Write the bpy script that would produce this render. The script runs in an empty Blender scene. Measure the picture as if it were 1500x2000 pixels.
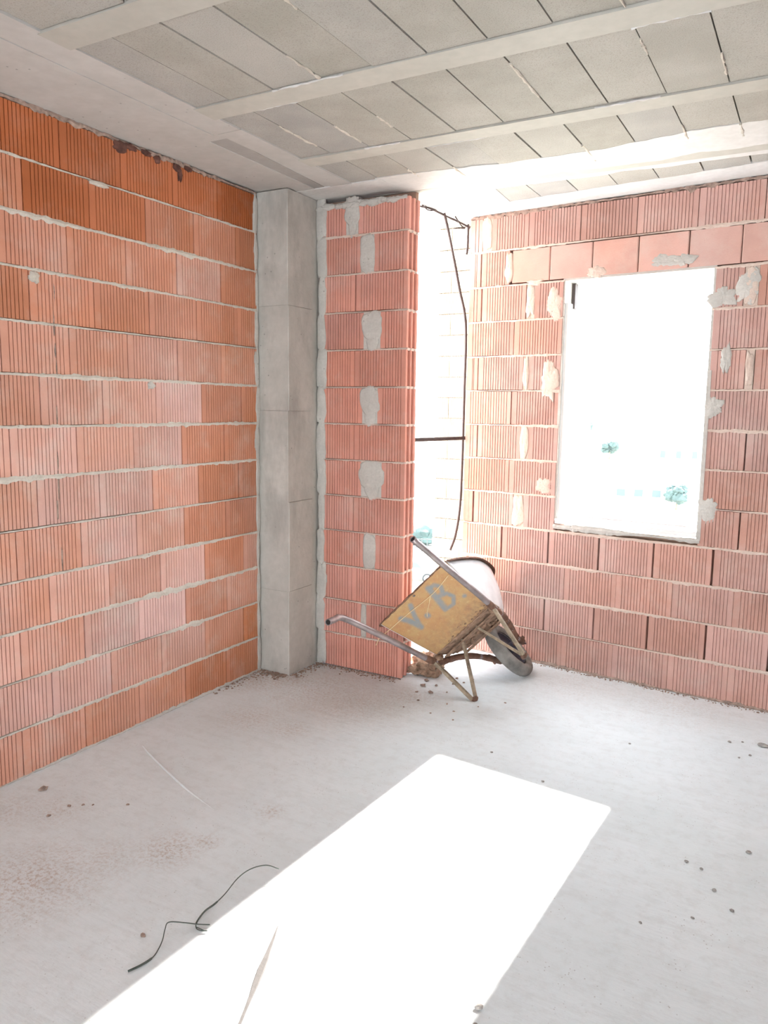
import bpy, math, random
from mathutils import Vector, Matrix, noise

rnd = random.Random(7)
SC = bpy.context.scene
COL = SC.collection

# ------------------------------------------------------------------ camera, sky, sun, exposure
H = 2.6065                      # ceiling height
CAM_R = ((0.871494, 0.490225, 0.013319), (-0.076880, 0.109750, 0.990981), (-0.484342, 0.864658, -0.133335))
cam_data = bpy.data.cameras.new('camera')
cam = bpy.data.objects.new('camera', cam_data)
COL.objects.link(cam)
r_, u_, f_ = [Vector(v) for v in CAM_R]
mw = Matrix.Identity(4)
for i in range(3):
    mw[i][0], mw[i][1], mw[i][2] = r_[i], u_[i], -f_[i]
mw[0][3], mw[1][3], mw[2][3] = 0.0, 0.0, 1.4902
cam.matrix_world = mw
cam_data.sensor_fit = 'HORIZONTAL'
cam_data.sensor_width = 36.0
cam_data.lens = 1508.8 / 1500 * 36.0
cam_data.clip_end = 2000
SC.camera = cam

world = bpy.data.worlds.new('world')
SC.world = world
world.use_nodes = True
bgn = world.node_tree.nodes['Background']
bgn.inputs['Color'].default_value = (0.84, 0.93, 1.0, 1)
bgn.inputs['Strength'].default_value = 4.4

sun_data = bpy.data.lights.new('sun', 'SUN')
sun_data.energy = 15.0
sun_data.angle = math.radians(0.9)
sun_data.color = (1.0, 0.96, 0.88)
sun = bpy.data.objects.new('sun', sun_data)
COL.objects.link(sun)
sun.rotation_euler = Vector((-0.05, -1.0, -0.62)).to_track_quat('-Z', 'Y').to_euler()
sun.location = (0, 20, 15)

SC.view_settings.view_transform = 'Standard'
SC.view_settings.look = 'None'
SC.view_settings.gamma = 1.0
SC.view_settings.use_curve_mapping = False
SC.view_settings.exposure = 1.52


# ------------------------------------------------------------------ mesh helpers
class MB:
    def __init__(self):
        self.v = []
        self.f = []

    def box(self, x0, x1, y0, y1, z0, z1):
        b = len(self.v)
        self.v += [(x0, y0, z0), (x1, y0, z0), (x1, y1, z0), (x0, y1, z0),
                   (x0, y0, z1), (x1, y0, z1), (x1, y1, z1), (x0, y1, z1)]
        self.f += [tuple(b + i for i in q) for q in
                   ((3, 2, 1, 0), (4, 5, 6, 7), (0, 1, 5, 4), (1, 2, 6, 5), (2, 3, 7, 6), (3, 0, 4, 7))]
        return self

    def prism(self, poly, z0, z1):
        b = len(self.v)
        n = len(poly)
        self.v += [(x, y, z0) for x, y in poly] + [(x, y, z1) for x, y in poly]
        for i in range(n):
            j = (i + 1) % n
            self.f.append((b + i, b + j, b + n + j, b + n + i))
        self.f.append(tuple(b + i for i in reversed(range(n))))
        self.f.append(tuple(b + n + i for i in range(n)))
        return self

    def bar(self, p, q, w, t, up=(0, 0, 1)):
        p, q = Vector(p), Vector(q)
        d = (q - p).normalized()
        s = d.cross(Vector(up))
        if s.length < 1e-4:
            s = d.cross(Vector((1, 0, 0)))
        s.normalize()
        n = s.cross(d).normalized()
        b = len(self.v)
        for c in (p, q):
            for a, e in ((-1, -1), (1, -1), (1, 1), (-1, 1)):
                self.v.append(tuple(c + s * (a * w / 2) + n * (e * t / 2)))
        self.f += [tuple(b + i for i in k) for k in
                   ((3, 2, 1, 0), (4, 5, 6, 7), (0, 1, 5, 4), (1, 2, 6, 5), (2, 3, 7, 6), (3, 0, 4, 7))]
        return self

    def tube(self, pts, rad, n=10, hollow_start=0.0, jitter=0.0):
        pts = [Vector(p) for p in pts]
        rads = rad if isinstance(rad, (list, tuple)) else [rad] * len(pts)
        rings = []
        ref = None
        for i, c in enumerate(pts):
            d = (pts[min(i + 1, len(pts) - 1)] - pts[max(i - 1, 0)]).normalized()
            if ref is None:
                ref = d.cross(Vector((0, 0, 1)))
                if ref.length < 0.05:
                    ref = d.cross(Vector((1, 0, 0)))
            ref = (ref - d * ref.dot(d)).normalized()
            o = d.cross(ref)
            b = len(self.v)
            for k in range(n):
                a = 2 * math.pi * k / n
                rr = rads[i] * (1 + (rnd.uniform(-jitter, jitter) if jitter else 0))
                self.v.append(tuple(c + ref * (math.cos(a) * rr) + o * (math.sin(a) * rr)))
            rings.append(b)
        for b0, b1 in zip(rings, rings[1:]):
            for k in range(n):
                k2 = (k + 1) % n
                self.f.append((b0 + k, b0 + k2, b1 + k2, b1 + k))
        if hollow_start > 0:
            d = (pts[1] - pts[0]).normalized()
            b0 = rings[0]
            inner = len(self.v)
            for k in range(n):
                v = Vector(self.v[b0 + k])
                self.v.append(tuple(pts[0] + (v - pts[0]) * 0.80))
            deep = len(self.v)
            for k in range(n):
                self.v.append(tuple(Vector(self.v[inner + k]) + d * hollow_start))
            for k in range(n):
                k2 = (k + 1) % n
                self.f.append((b0 + k, inner + k, inner + k2, b0 + k2))
                self.f.append((inner + k, deep + k, deep + k2, inner + k2))
            self.f.append(tuple(deep + k for k in range(n)))
        else:
            self.f.append(tuple(rings[0] + k for k in reversed(range(n))))
        self.f.append(tuple(rings[-1] + k for k in range(n)))
        return self

    def grid(self, rows, close=False):
        b = len(self.v)
        m = len(rows[0])
        for r in rows:
            self.v += [tuple(p) for p in r]
        for i in range(len(rows) - 1):
            for j in range(m - 1 + (1 if close else 0)):
                j2 = (j + 1) % m
                self.f.append((b + i * m + j, b + i * m + j2, b + (i + 1) * m + j2, b + (i + 1) * m + j))
        return self

    def rock(self, c, r, flat=0.7, rough=0.3, sub=1, seed=0):
        import bmesh
        bm = bmesh.new()
        bmesh.ops.create_icosphere(bm, subdivisions=sub, radius=1.0)
        b = len(self.v)
        for v in bm.verts:
            k = 1 + rough * noise.noise(v.co * 1.7 + Vector((seed * 3.1, seed * 1.7, seed)))  \
                + rough * 0.5 * noise.noise(v.co * 4.1 + Vector((seed, seed * 2.3, 5)))
            self.v.append((c[0] + v.co.x * r * k, c[1] + v.co.y * r * k, c[2] + v.co.z * r * k * flat))
        for f in bm.faces:
            self.f.append(tuple(b + v.index for v in f.verts))
        bm.free()
        return self

    def mesh(self, name, mat=None, smooth=False):
        me = bpy.data.meshes.new(name)
        me.from_pydata(self.v, [], self.f)
        if mat:
            me.materials.append(mat)
        if smooth:
            me.polygons.foreach_set('use_smooth', [True] * len(me.polygons))
        me.update()
        return me

    def build(self, name, mat, parent=None, smooth=False):
        return link(name, self.mesh(name, mat, smooth), parent)


def link(name, me, parent=None, loc=None, rotz=None):
    o = bpy.data.objects.new(name, me)
    COL.objects.link(o)
    if parent is not None:
        o.parent = parent
    if loc is not None:
        o.location = loc
    if rotz is not None:
        o.rotation_euler = (0, 0, rotz)
    return o


def tag(o, label=None, cat=None, group=None, kind=None):
    if label: o['label'] = label
    if cat: o['category'] = cat
    if group: o['group'] = group
    if kind: o['kind'] = kind
    return o


def empty(name, loc=(0, 0, 0)):
    o = bpy.data.objects.new(name, None)
    COL.objects.link(o)
    o.location = loc
    o.empty_display_size = 0.1
    return o


def spline(pts, n):
    """Catmull-Rom through pts, n samples per span."""
    P = [Vector(p) for p in pts]
    P = [P[0] * 2 - P[1]] + P + [P[-1] * 2 - P[-2]]
    out = []
    for i in range(1, len(P) - 2):
        a, b, c, d = P[i - 1], P[i], P[i + 1], P[i + 2]
        for k in range(n):
            t = k / n
            out.append(0.5 * (2 * b + (c - a) * t + (2 * a - 5 * b + 4 * c - d) * t * t + (3 * b - a - 3 * c + d) * t ** 3))
    out.append(P[-2])
    return out


# ------------------------------------------------------------------ materials
def mat_new(name):
    m = bpy.data.materials.new(name)
    m.use_nodes = True
    nt = m.node_tree
    return m, nt, nt.nodes, nt.links, nt.nodes['Principled BSDF']


def N(nt, t, **kw):
    n = nt.nodes.new(t)
    for k, v in kw.items():
        setattr(n, k, v)
    return n


def pos_of(nt):
    return N(nt, 'ShaderNodeNewGeometry').outputs['Position']


def noise_n(nt, vec, scale, detail=4, rough=0.55):
    n = N(nt, 'ShaderNodeTexNoise')
    n.inputs['Scale'].default_value = scale
    n.inputs['Detail'].default_value = detail
    n.inputs['Roughness'].default_value = rough
    nt.links.new(vec, n.inputs['Vector'])
    return n.outputs['Fac']


def maprange(nt, val, a, b, c=0.0, d=1.0):
    n = N(nt, 'ShaderNodeMapRange')
    n.clamp = True
    for k, v in zip(('From Min', 'From Max', 'To Min', 'To Max'), (a, b, c, d)):
        n.inputs[k].default_value = v
    nt.links.new(val, n.inputs['Value'])
    return n.outputs['Result']


def mix(nt, fac, a, b, blend='MIX'):
    n = N(nt, 'ShaderNodeMix', data_type='RGBA', blend_type=blend)
    for sock, v in ((n.inputs[0], fac), (n.inputs[6], a), (n.inputs[7], b)):
        if isinstance(v, (int, float)):
            sock.default_value = v
        elif isinstance(v, tuple):
            sock.default_value = v if len(v) == 4 else v + (1,)
        else:
            nt.links.new(v, sock)
    return n.outputs[2]


def math_n(nt, op, a, b=None):
    n = N(nt, 'ShaderNodeMath', operation=op)
    for i, v in enumerate((a, b)):
        if v is None:
            continue
        if isinstance(v, (int, float)):
            n.inputs[i].default_value = v
        else:
            nt.links.new(v, n.inputs[i])
    return n.outputs[0]


def bump(nt, bsdf, height, strength=0.3, dist=0.01):
    n = N(nt, 'ShaderNodeBump')
    n.inputs['Strength'].default_value = strength
    n.inputs['Distance'].default_value = dist
    nt.links.new(height, n.inputs['Height'])
    nt.links.new(n.outputs['Normal'], bsdf.inputs['Normal'])


def mat_plain(name, col, rough=0.8, metallic=0.0, vary=0.25, scale=8.0, bump_s=0.15, bscale=60):
    m, nt, nodes, links, b = mat_new(name)
    p = pos_of(nt)
    n1 = noise_n(nt, p, scale, 5)
    dark = tuple(c * (1 - vary) for c in col)
    lite = tuple(min(1, c * (1 + vary * 0.7)) for c in col)
    links.new(mix(nt, maprange(nt, n1, 0.3, 0.7), dark, lite), b.inputs['Base Color'])
    b.inputs['Roughness'].default_value = rough
    b.inputs['Metallic'].default_value = metallic
    if bump_s:
        bump(nt, b, noise_n(nt, p, bscale, 4), bump_s, 0.004)
    return m


def mat_brick(name, orange, pink, pinkness=0.5, dust=0.2):
    m, nt, nodes, links, b = mat_new(name)
    p = pos_of(nt)
    oi = N(nt, 'ShaderNodeObjectInfo')
    rv = oi.outputs['Random']
    big = noise_n(nt, p, 1.3, 3)
    fac = math_n(nt, 'ADD', math_n(nt, 'MULTIPLY', rv, 0.55), maprange(nt, big, 0.35, 0.65, -0.25, 0.45))
    fac = math_n(nt, 'ADD', fac, pinkness - 0.4)
    fac = maprange(nt, fac, 0, 1)
    col = mix(nt, fac, orange, pink)
    # value change from brick to brick and fired patches
    val = N(nt, 'ShaderNodeHueSaturation')
    links.new(col, val.inputs['Color'])
    rv2 = math_n(nt, 'FRACT', math_n(nt, 'MULTIPLY', rv, 17.3))
    links.new(math_n(nt, 'ADD', maprange(nt, rv2, 0, 1, 0.88, 1.10), maprange(nt, noise_n(nt, p, 7, 4), 0.3, 0.7, -0.07, 0.07)),
              val.inputs['Value'])
    # cement dust
    d = maprange(nt, noise_n(nt, p, 4.5, 6, 0.65), 0.50, 0.75, 0.0, dust)
    col = mix(nt, d, val.outputs['Color'], (0.62, 0.54, 0.48))
    # pores
    vor = N(nt, 'ShaderNodeTexVoronoi')
    vor.inputs['Scale'].default_value = 120
    links.new(p, vor.inputs['Vector'])
    spk = maprange(nt, vor.outputs['Distance'], 0.06, 0.16, 0.55, 0.0)
    spk = math_n(nt, 'MULTIPLY', spk, maprange(nt, noise_n(nt, p, 30, 2), 0.55, 0.62))
    col = mix(nt, spk, col, (0.20, 0.08, 0.05))
    links.new(col, b.inputs['Base Color'])
    b.inputs['Roughness'].default_value = 0.9
    b.inputs['Specular IOR Level'].default_value = 0.2
    bump(nt, b, noise_n(nt, p, 160, 3), 0.25, 0.003)
    return m


def mat_concrete(name, a, c, stain=None, stain_amt=0.0, scale=3.0, bump_s=0.35, pits=True, bscale=35):
    m, nt, nodes, links, b = mat_new(name)
    p = pos_of(nt)
    n1 = noise_n(nt, p, scale, 6, 0.62)
    n2 = noise_n(nt, p, scale * 9, 4)
    col = mix(nt, maprange(nt, n1, 0.32, 0.68), a, c)
    col = mix(nt, maprange(nt, n2, 0.35, 0.65, 0, 0.25), col, tuple(x * 0.8 for x in a))
    if stain:
        mp = N(nt, 'ShaderNodeMapping')
        mp.inputs['Scale'].default_value = (1, 1, 0.35)
        links.new(p, mp.inputs['Vector'])
        n3 = noise_n(nt, mp.outputs['Vector'], scale * 1.7, 5, 0.65)
        col = mix(nt, maprange(nt, n3, 0.5, 0.7, 0, stain_amt), col, stain)
    if pits:
        vor = N(nt, 'ShaderNodeTexVoronoi')
        vor.inputs['Scale'].default_value = 28
        links.new(p, vor.inputs['Vector'])
        spk = math_n(nt, 'MULTIPLY', maprange(nt, vor.outputs['Distance'], 0.08, 0.14, 0.6, 0.0),
                     maprange(nt, noise_n(nt, p, 9, 2), 0.55, 0.62))
        col = mix(nt, spk, col, tuple(x * 0.35 for x in a))
    links.new(col, b.inputs['Base Color'])
    b.inputs['Roughness'].default_value = 0.88
    b.inputs['Specular IOR Level'].default_value = 0.25
    bump(nt, b, noise_n(nt, p, bscale, 5), bump_s, 0.006)
    return m


M = {}
M['brick_l'] = mat_brick('brick_left', (0.58, 0.285, 0.19), (0.65, 0.42, 0.375), 0.68, 0.5)  # lower and middle courses paler, glare put into the brick colour
M['brick_lt'] = mat_brick('brick_left_dim_top', (0.40, 0.118, 0.042), (0.47, 0.165, 0.08), 0.42, 0.12)  # top courses: dimmer light below the ceiling put into the brick colour
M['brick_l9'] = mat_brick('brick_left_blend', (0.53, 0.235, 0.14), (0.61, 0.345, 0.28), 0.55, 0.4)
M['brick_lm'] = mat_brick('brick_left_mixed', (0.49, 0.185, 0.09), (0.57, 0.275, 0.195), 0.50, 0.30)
M['brick_r'] = mat_brick('brick_right', (0.50, 0.265, 0.205), (0.53, 0.335, 0.295), 0.6, 0.35)
M['brick_p'] = mat_brick('brick_pier', (0.60, 0.26, 0.19), (0.61, 0.315, 0.265), 0.55, 0.3)
M['brick_lintel'] = mat_brick('brick_lintel', (0.60, 0.33, 0.26), (0.62, 0.39, 0.335), 0.6, 0.4)
M['brick_out'] = mat_brick('brick_outside', (0.30, 0.245, 0.165), (0.34, 0.29, 0.21), 0.5, 0.1)
M['mortar'] = mat_concrete('mortar', (0.50, 0.455, 0.39), (0.64, 0.59, 0.52), scale=12, bump_s=0.7, bscale=70)
M['mortar_pink'] = mat_concrete('mortar_dusty', (0.58, 0.45, 0.38), (0.66, 0.54, 0.46), scale=12, bump_s=0.6, bscale=70)
M['mortar_grey'] = mat_concrete('mortar_grey', (0.46, 0.435, 0.40), (0.58, 0.55, 0.505), scale=9, bump_s=0.5, bscale=70)
M['backing'] = mat_concrete('wall_core', (0.30, 0.19, 0.14), (0.36, 0.24, 0.18), scale=5, pits=False)
M['column'] = mat_concrete('column_concrete', (0.44, 0.425, 0.385), (0.56, 0.535, 0.49), (0.33, 0.31, 0.28), 0.75, scale=3.2, bump_s=0.35)
M['joist'] = mat_concrete('joist_concrete', (0.42, 0.405, 0.36), (0.49, 0.475, 0.425), scale=2.5, bump_s=0.12, pits=False)
M['beam'] = mat_concrete('beam_concrete', (0.45, 0.435, 0.41), (0.53, 0.515, 0.49), (0.40, 0.38, 0.35), 0.35, scale=2.2, bump_s=0.15)
M['beam_grey'] = mat_concrete('beam_grey_strip', (0.33, 0.315, 0.295), (0.37, 0.355, 0.335), scale=3, bump_s=0.1, pits=False)
M['plaster'] = mat_concrete('ceiling_plaster', (0.58, 0.57, 0.545), (0.66, 0.65, 0.63), scale=4, bump_s=0.45, pits=False, bscale=22)
M['rust'] = mat_plain('rusty_steel', (0.20, 0.105, 0.07), 0.75, 0.2, 0.5, 25, 0.5, 120)
M['dark_rust'] = mat_plain('dark_rusty_bar', (0.05, 0.032, 0.028), 0.8, 0.1, 0.3, 25, 0.2, 120)
M['muddy'] = mat_plain('muddy_strut', (0.33, 0.26, 0.185), 0.85, 0.0, 0.45, 35, 0.5, 120)
M['steel'] = mat_plain('worn_steel_tube', (0.36, 0.31, 0.31), 0.42, 0.6, 0.35, 14, 0.08, 90)
M['tray_grey'] = mat_plain('worn_tray_metal', (0.80, 0.78, 0.78), 0.38, 0.15, 0.12, 9, 0.12, 60)
M['tyre'] = mat_plain('dusty_rubber', (0.24, 0.225, 0.205), 0.9, 0, 0.4, 16, 0.3, 90)
M['dark'] = mat_plain('dark_hub', (0.05, 0.055, 0.08), 0.6, 0.2, 0.4, 16, 0.1, 90)
M['mud'] = mat_plain('dry_mud', (0.33, 0.21, 0.14), 0.95, 0, 0.5, 28, 0.9, 90)
M['cable'] = mat_plain('dark_cable', (0.06, 0.042, 0.04), 0.6, 0, 0.2, 20, 0)
M['wire'] = mat_plain('green_grey_wire', (0.055, 0.07, 0.06), 0.55, 0, 0.2, 20, 0)
M['bore'] = mat_plain('shaded_rusty_bore', (0.025, 0.018, 0.018), 0.95, 0, 0.2, 20, 0)
M['twine'] = mat_plain('pale_twine', (0.80, 0.62, 0.36), 0.8, 0, 0.15, 60, 0)
M['crumb'] = mat_plain('mortar_crumb', (0.34, 0.32, 0.30), 0.95, 0, 0.45, 40, 0.5, 150)
M['crumb_red'] = mat_plain('brick_rubble', (0.34, 0.245, 0.20), 0.95, 0, 0.45, 40, 0.5, 150)
M['white_sill'] = mat_plain('white_sill_paint', (0.80, 0.79, 0.77), 0.5, 0, 0.06, 10, 0.05)
M['soot'] = mat_plain('burnt_stain', (0.13, 0.055, 0.04), 0.95, 0, 0.5, 30, 0.8, 80)
M['strip'] = mat_plain('dark_grey_streak', (0.046, 0.040, 0.040), 0.8, 0, 0.2, 30, 0.2)


def mat_block():
    """hollow ceiling blocks: gritty light grey concrete, a slightly different tone for each block"""
    m, nt, nodes, links, b = mat_new('ceiling_block')
    p = pos_of(nt)
    rv = N(nt, 'ShaderNodeObjectInfo').outputs['Random']
    col = mix(nt, rv, (0.35, 0.335, 0.295), (0.415, 0.40, 0.36))
    rv2 = math_n(nt, 'FRACT', math_n(nt, 'MULTIPLY', rv, 13.7))
    col = mix(nt, maprange(nt, rv2, 0.55, 1.0, 0, 0.7), col, (0.345, 0.34, 0.33))
    col = mix(nt, maprange(nt, noise_n(nt, p, 5, 5), 0.4, 0.7, 0, 0.5), col, (0.47, 0.45, 0.41))
    g = noise_n(nt, p, 260, 2, 0.7)
    col = mix(nt, maprange(nt, g, 0.30, 0.48, 0.55, 0.0), col, (0.20, 0.185, 0.155))
    links.new(col, b.inputs['Base Color'])
    b.inputs['Roughness'].default_value = 0.95
    b.inputs['Specular IOR Level'].default_value = 0.1
    bump(nt, b, g, 0.5, 0.004)
    return m


M['block'] = mat_block()


def mat_floor():
    m, nt, nodes, links, b = mat_new('floor_concrete')
    p = pos_of(nt)
    col = mix(nt, maprange(nt, noise_n(nt, p, 1.6, 6, 0.6), 0.3, 0.7), (0.66, 0.70, 0.715), (0.75, 0.79, 0.81))
    mp = N(nt, 'ShaderNodeMapping')
    mp.inputs['Rotation'].default_value = (0, 0, 0.6)
    mp.inputs['Scale'].default_value = (2.0, 14.0, 1.0)
    links.new(p, mp.inputs['Vector'])
    trowel = noise_n(nt, mp.outputs['Vector'], 1.6, 5, 0.6)
    col = mix(nt, maprange(nt, trowel, 0.5, 0.72, 0, 0.30), col, (0.60, 0.62, 0.62))
    # speckles of grit
    vor = N(nt, 'ShaderNodeTexVoronoi')
    vor.inputs['Scale'].default_value = 62
    links.new(p, vor.inputs['Vector'])
    spk = math_n(nt, 'MULTIPLY', maprange(nt, vor.outputs['Distance'], 0.06, 0.17, 0.6, 0.0),
                 maprange(nt, noise_n(nt, p, 6, 4, 0.7), 0.47, 0.60))
    col = mix(nt, maprange(nt, noise_n(nt, p, 19, 6, 0.7), 0.48, 0.66, 0, 0.30), col, (0.54, 0.545, 0.535))
    col = mix(nt, spk, col, (0.27, 0.23, 0.20))
    # spilled brick dust and earth, each with its own outline
    spots = [(-1.81, 1.777, .10, .8), (-1.74, 1.873, .05, .7), (-1.67, 2.153, .05, .6), (-2.06, 1.431, .20, .75),
             (-2.05, 2.80, .10, .55), (-2.30, 2.80, .16, .5), (-1.95, 3.25, .30, .45), (-2.25, 3.30, .34, .55),
             (-2.60, 3.22, .18, .75), (-2.45, 3.33, .20, .8), (-1.75, 3.45, .18, .5), (-2.35, 1.75, .12, .4), (-2.50, 1.66, .14, .4),
             (-1.95, 1.62, .12, .45), (-1.05, 4.12, .30, .3), (-0.55, 4.05, .3, .3)]
    g = noise_n(nt, p, 75, 5, 0.75)
    tot = None
    for x, y, r, a in spots:
        dn = N(nt, 'ShaderNodeVectorMath', operation='DISTANCE')
        links.new(p, dn.inputs[0])
        dn.inputs[1].default_value = (x, y, 0)
        k = maprange(nt, dn.outputs['Value'], 0, r * 1.5, a, 0)
        tot = k if tot is None else math_n(nt, 'MAXIMUM', tot, k)
    dust = math_n(nt, 'MULTIPLY', tot, maprange(nt, g, 0.47, 0.60, 0.10, 1.0))
    col = mix(nt, dust, col, (0.42, 0.295, 0.225))
    links.new(col, b.inputs['Base Color'])
    b.inputs['Roughness'].default_value = 0.82
    b.inputs['Specular IOR Level'].default_value = 0.3
    h = math_n(nt, 'ADD', math_n(nt, 'MULTIPLY', trowel, 0.7), math_n(nt, 'MULTIPLY', noise_n(nt, p, 40, 5), 0.4))
    bump(nt, b, h, 0.4, 0.008)
    return m


M['floor'] = mat_floor()


def mat_panel():
    """yellow enamel going to rust; grey sprayed letters come from the 'paint' attribute of the sheet"""
    m, nt, nodes, links, b = mat_new('rusty_yellow_panel')
    tc = N(nt, 'ShaderNodeTexCoord').outputs['Object']
    col = mix(nt, maprange(nt, noise_n(nt, tc, 9, 6, 0.65), 0.35, 0.65), (0.50, 0.335, 0.15), (0.50, 0.27, 0.115))
    col = mix(nt, maprange(nt, noise_n(nt, tc, 22, 5, 0.7), 0.48, 0.70, 0, 0.8), col, (0.43, 0.215, 0.105))
    col = mix(nt, maprange(nt, noise_n(nt, tc, 70, 3), 0.62, 0.72, 0, 0.5), col, (0.62, 0.46, 0.25))
    at = N(nt, 'ShaderNodeAttribute', attribute_name='paint')
    sep = N(nt, 'ShaderNodeSeparateColor')
    links.new(at.outputs['Color'], sep.inputs[0])
    wob = maprange(nt, noise_n(nt, tc, 45, 4), 0.3, 0.7, 0.72, 1.1)
    col = mix(nt, math_n(nt, 'MULTIPLY', sep.outputs[0], wob), col, (0.24, 0.265, 0.27))
    mud = math_n(nt, 'MULTIPLY', sep.outputs[1], maprange(nt, noise_n(nt, tc, 38, 5, 0.7), 0.38, 0.60))
    col = mix(nt, mud, col, (0.26, 0.15, 0.095))
    links.new(col, b.inputs['Base Color'])
    b.inputs['Roughness'].default_value = 0.62
    bump(nt, b, noise_n(nt, tc, 60, 5), 0.25, 0.004)
    return m


M['panel'] = mat_panel()

# ------------------------------------------------------------------ the setting
AR = -0.1015517                                     # bearing of the window wall
UR = Vector((math.cos(AR), math.sin(AR), 0))
NR = Vector((-math.sin(AR), math.cos(AR), 0))
YR = 4.1614
XL = -2.6814
YP = 3.645                                          # face of the narrow back wall
TR = 0.20                                           # thickness of the window wall
COURSE = 0.2


def rwall(u, d, z):
    """point of the window wall: u along it, d into it"""
    return UR * u + NR * (YR + d) + Vector((0, 0, z))


# floor -----------------------------------------------------------------
mb = MB()
a, b_ = rwall(-2.36, 0.22, 0), rwall(4.5, 0.22, 0)
outline = [(XL - 0.15, -4.0), (4.4, -4.0), (b_.x, b_.y), (a.x, a.y), (-2.05, 4.62), (-2.36, 4.62), (-2.36, 3.8), (XL - 0.15, 3.8)]
mb.prism(outline, -0.25, 0.0)
floor = tag(mb.build('floor', M['floor']), kind='structure')
# raised trowel ridge in the concrete
rp = spline([(-2.506, 2.316, -0.001), (-2.40, 2.262, 0.001), (-2.188, 2.171, 0.0015), (-2.03, 2.11, 0.0), (-1.855, 2.055, -0.003)], 8)
MB().tube(rp, [0.003 + 0.003 * math.sin(i / len(rp) * 3.1) for i in range(len(rp))], 6).build('trowel_ridge', M['floor'], floor, True)


# brick meshes ----------------------------------------------------------
def groove_profile(w, depth, pitch=0.0166, gw=0.0040, gd=0.0075, m0=0.034, m1=0.027, rng=None, end_slots=False):
    rng = rng or rnd
    pts = [(0.0, 0.0015), (0.0015, 0.0)]
    n = max(1, int(round((w - m0 - m1) / pitch)))
    step = (w - m0 - m1) / n
    for i in range(n + 1):
        x = m0 + i * step + rng.uniform(-0.0012, 0.0012)
        if x + gw > w - 0.004:
            break
        pts += [(x - gw / 2, 0.0), (x - gw * .35, gd), (x + gw * .35, gd), (x + gw / 2, 0.0)]
    pts += [(w - 0.0015, 0.0), (w, 0.0015)]
    if end_slots:
        for y0, y1 in ((0.022, 0.052), (0.068, 0.098)):
            pts += [(w, y0), (w - 0.045, y0 + 0.002), (w - 0.045, y1 - 0.002), (w, y1)]
    pts += [(w, depth), (0.0, depth)]
    return pts


BRICK_CACHE = {}


def brick_mesh(w, h, mat, variant=0, depth=0.07, grooved=True, end_slots=False):
    key = (round(w, 3), round(h, 3), mat, variant, depth, grooved, end_slots)
    if key not in BRICK_CACHE:
        rg = random.Random(hash((key[0], key[1], variant)) & 0xffff)
        if grooved:
            poly = groove_profile(w, depth, rng=rg, end_slots=end_slots)
        else:
            poly = [(0, 0.004), (0.004, 0), (w - 0.004, 0), (w, 0.004), (w, depth), (0, depth)]
        BRICK_CACHE[key] = MB().prism(poly, 0, h).mesh('brick', M[mat])
    return BRICK_CACHE[key]


def place_brick(parent, frame, s, z, me):
    """frame: (origin function, rotz); s along the wall"""
    org, rz = frame
    loc = org(s, rnd.uniform(-0.002, 0.002), z)
    o = link('brick', me, parent, loc, rz + rnd.uniform(-0.004, 0.004))
    return o


def lay_course(parent, frame, z, joints, s0, s1, mat, h=0.189, gap=0.0060, skips=()):
    """bricks between consecutive joints; skips are (a, b) spans left for mortar or openings"""
    edges = [s0] + [j for j in joints if s0 + 0.02 < j < s1 - 0.02] + [s1]
    for a, b in zip(edges, edges[1:]):
        segs = [(a, b)]
        for (p, q) in skips:
            new = []
            for (c, d) in segs:
                if q <= c or p >= d:
                    new.append((c, d))
                else:
                    if p - c > 0.02: new.append((c, p))
                    if d - q > 0.02: new.append((q, d))
            segs = new
        for c, d in segs:
            w = round(d - c - gap, 2)
            mt = mat
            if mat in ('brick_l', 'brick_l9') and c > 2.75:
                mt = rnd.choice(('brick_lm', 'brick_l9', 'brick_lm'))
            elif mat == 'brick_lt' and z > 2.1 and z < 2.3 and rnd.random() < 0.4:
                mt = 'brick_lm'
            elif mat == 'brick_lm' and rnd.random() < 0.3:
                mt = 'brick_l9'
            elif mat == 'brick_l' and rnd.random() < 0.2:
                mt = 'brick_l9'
            place_brick(parent, frame, c + gap / 2 + (d - c - gap - w) / 2, z, brick_mesh(w, h, mt, rnd.randrange(3)))


def mortar_bed(parent, frame, z, s0, s1, mat, half=0.008, rag=0.007, proud=0.004, name='mortar_bed', step=0.011, thin=None):
    org, rz = frame
    rows = [[], [], [], [], []]
    n = max(2, int((s1 - s0) / step))
    ph = rnd.uniform(0, 50)
    for i in range(n + 1):
        s = s0 + (s1 - s0) * i / n
        k = noise.noise(Vector((s * 3.0, ph, 0)))
        j1 = abs(noise.noise(Vector((s * 19, ph, 3)))) + 0.6 * abs(noise.noise(Vector((s * 55, ph, 5))))
        j2 = abs(noise.noise(Vector((s * 19, ph, 9)))) + 0.6 * abs(noise.noise(Vector((s * 55, ph, 11))))
        amp = max(0.15, 0.65 + 0.8 * k) * (thin(s) if thin else 1)
        up = (half * 0.75 + rag * j1 * 1.5) * amp
        lo = (half * 0.75 + rag * j2 * 2.1) * amp
        pr = proud * (0.3 + amp * 0.7) + 0.003 * noise.noise(Vector((s * 40, ph, 17)))
        rows[0].append(org(s, 0.02, z - 0.004))
        rows[1].append(org(s, -0.0012, z - lo))
        rows[2].append(org(s, -pr, z + (up - lo) * 0.3 + 0.003 * noise.noise(Vector((s * 60, ph, 30)))))
        rows[3].append(org(s, -0.0012, z + up))
        rows[4].append(org(s, 0.02, z + 0.004))
    return MB().grid(rows).build(name, M[mat], parent)


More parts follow.
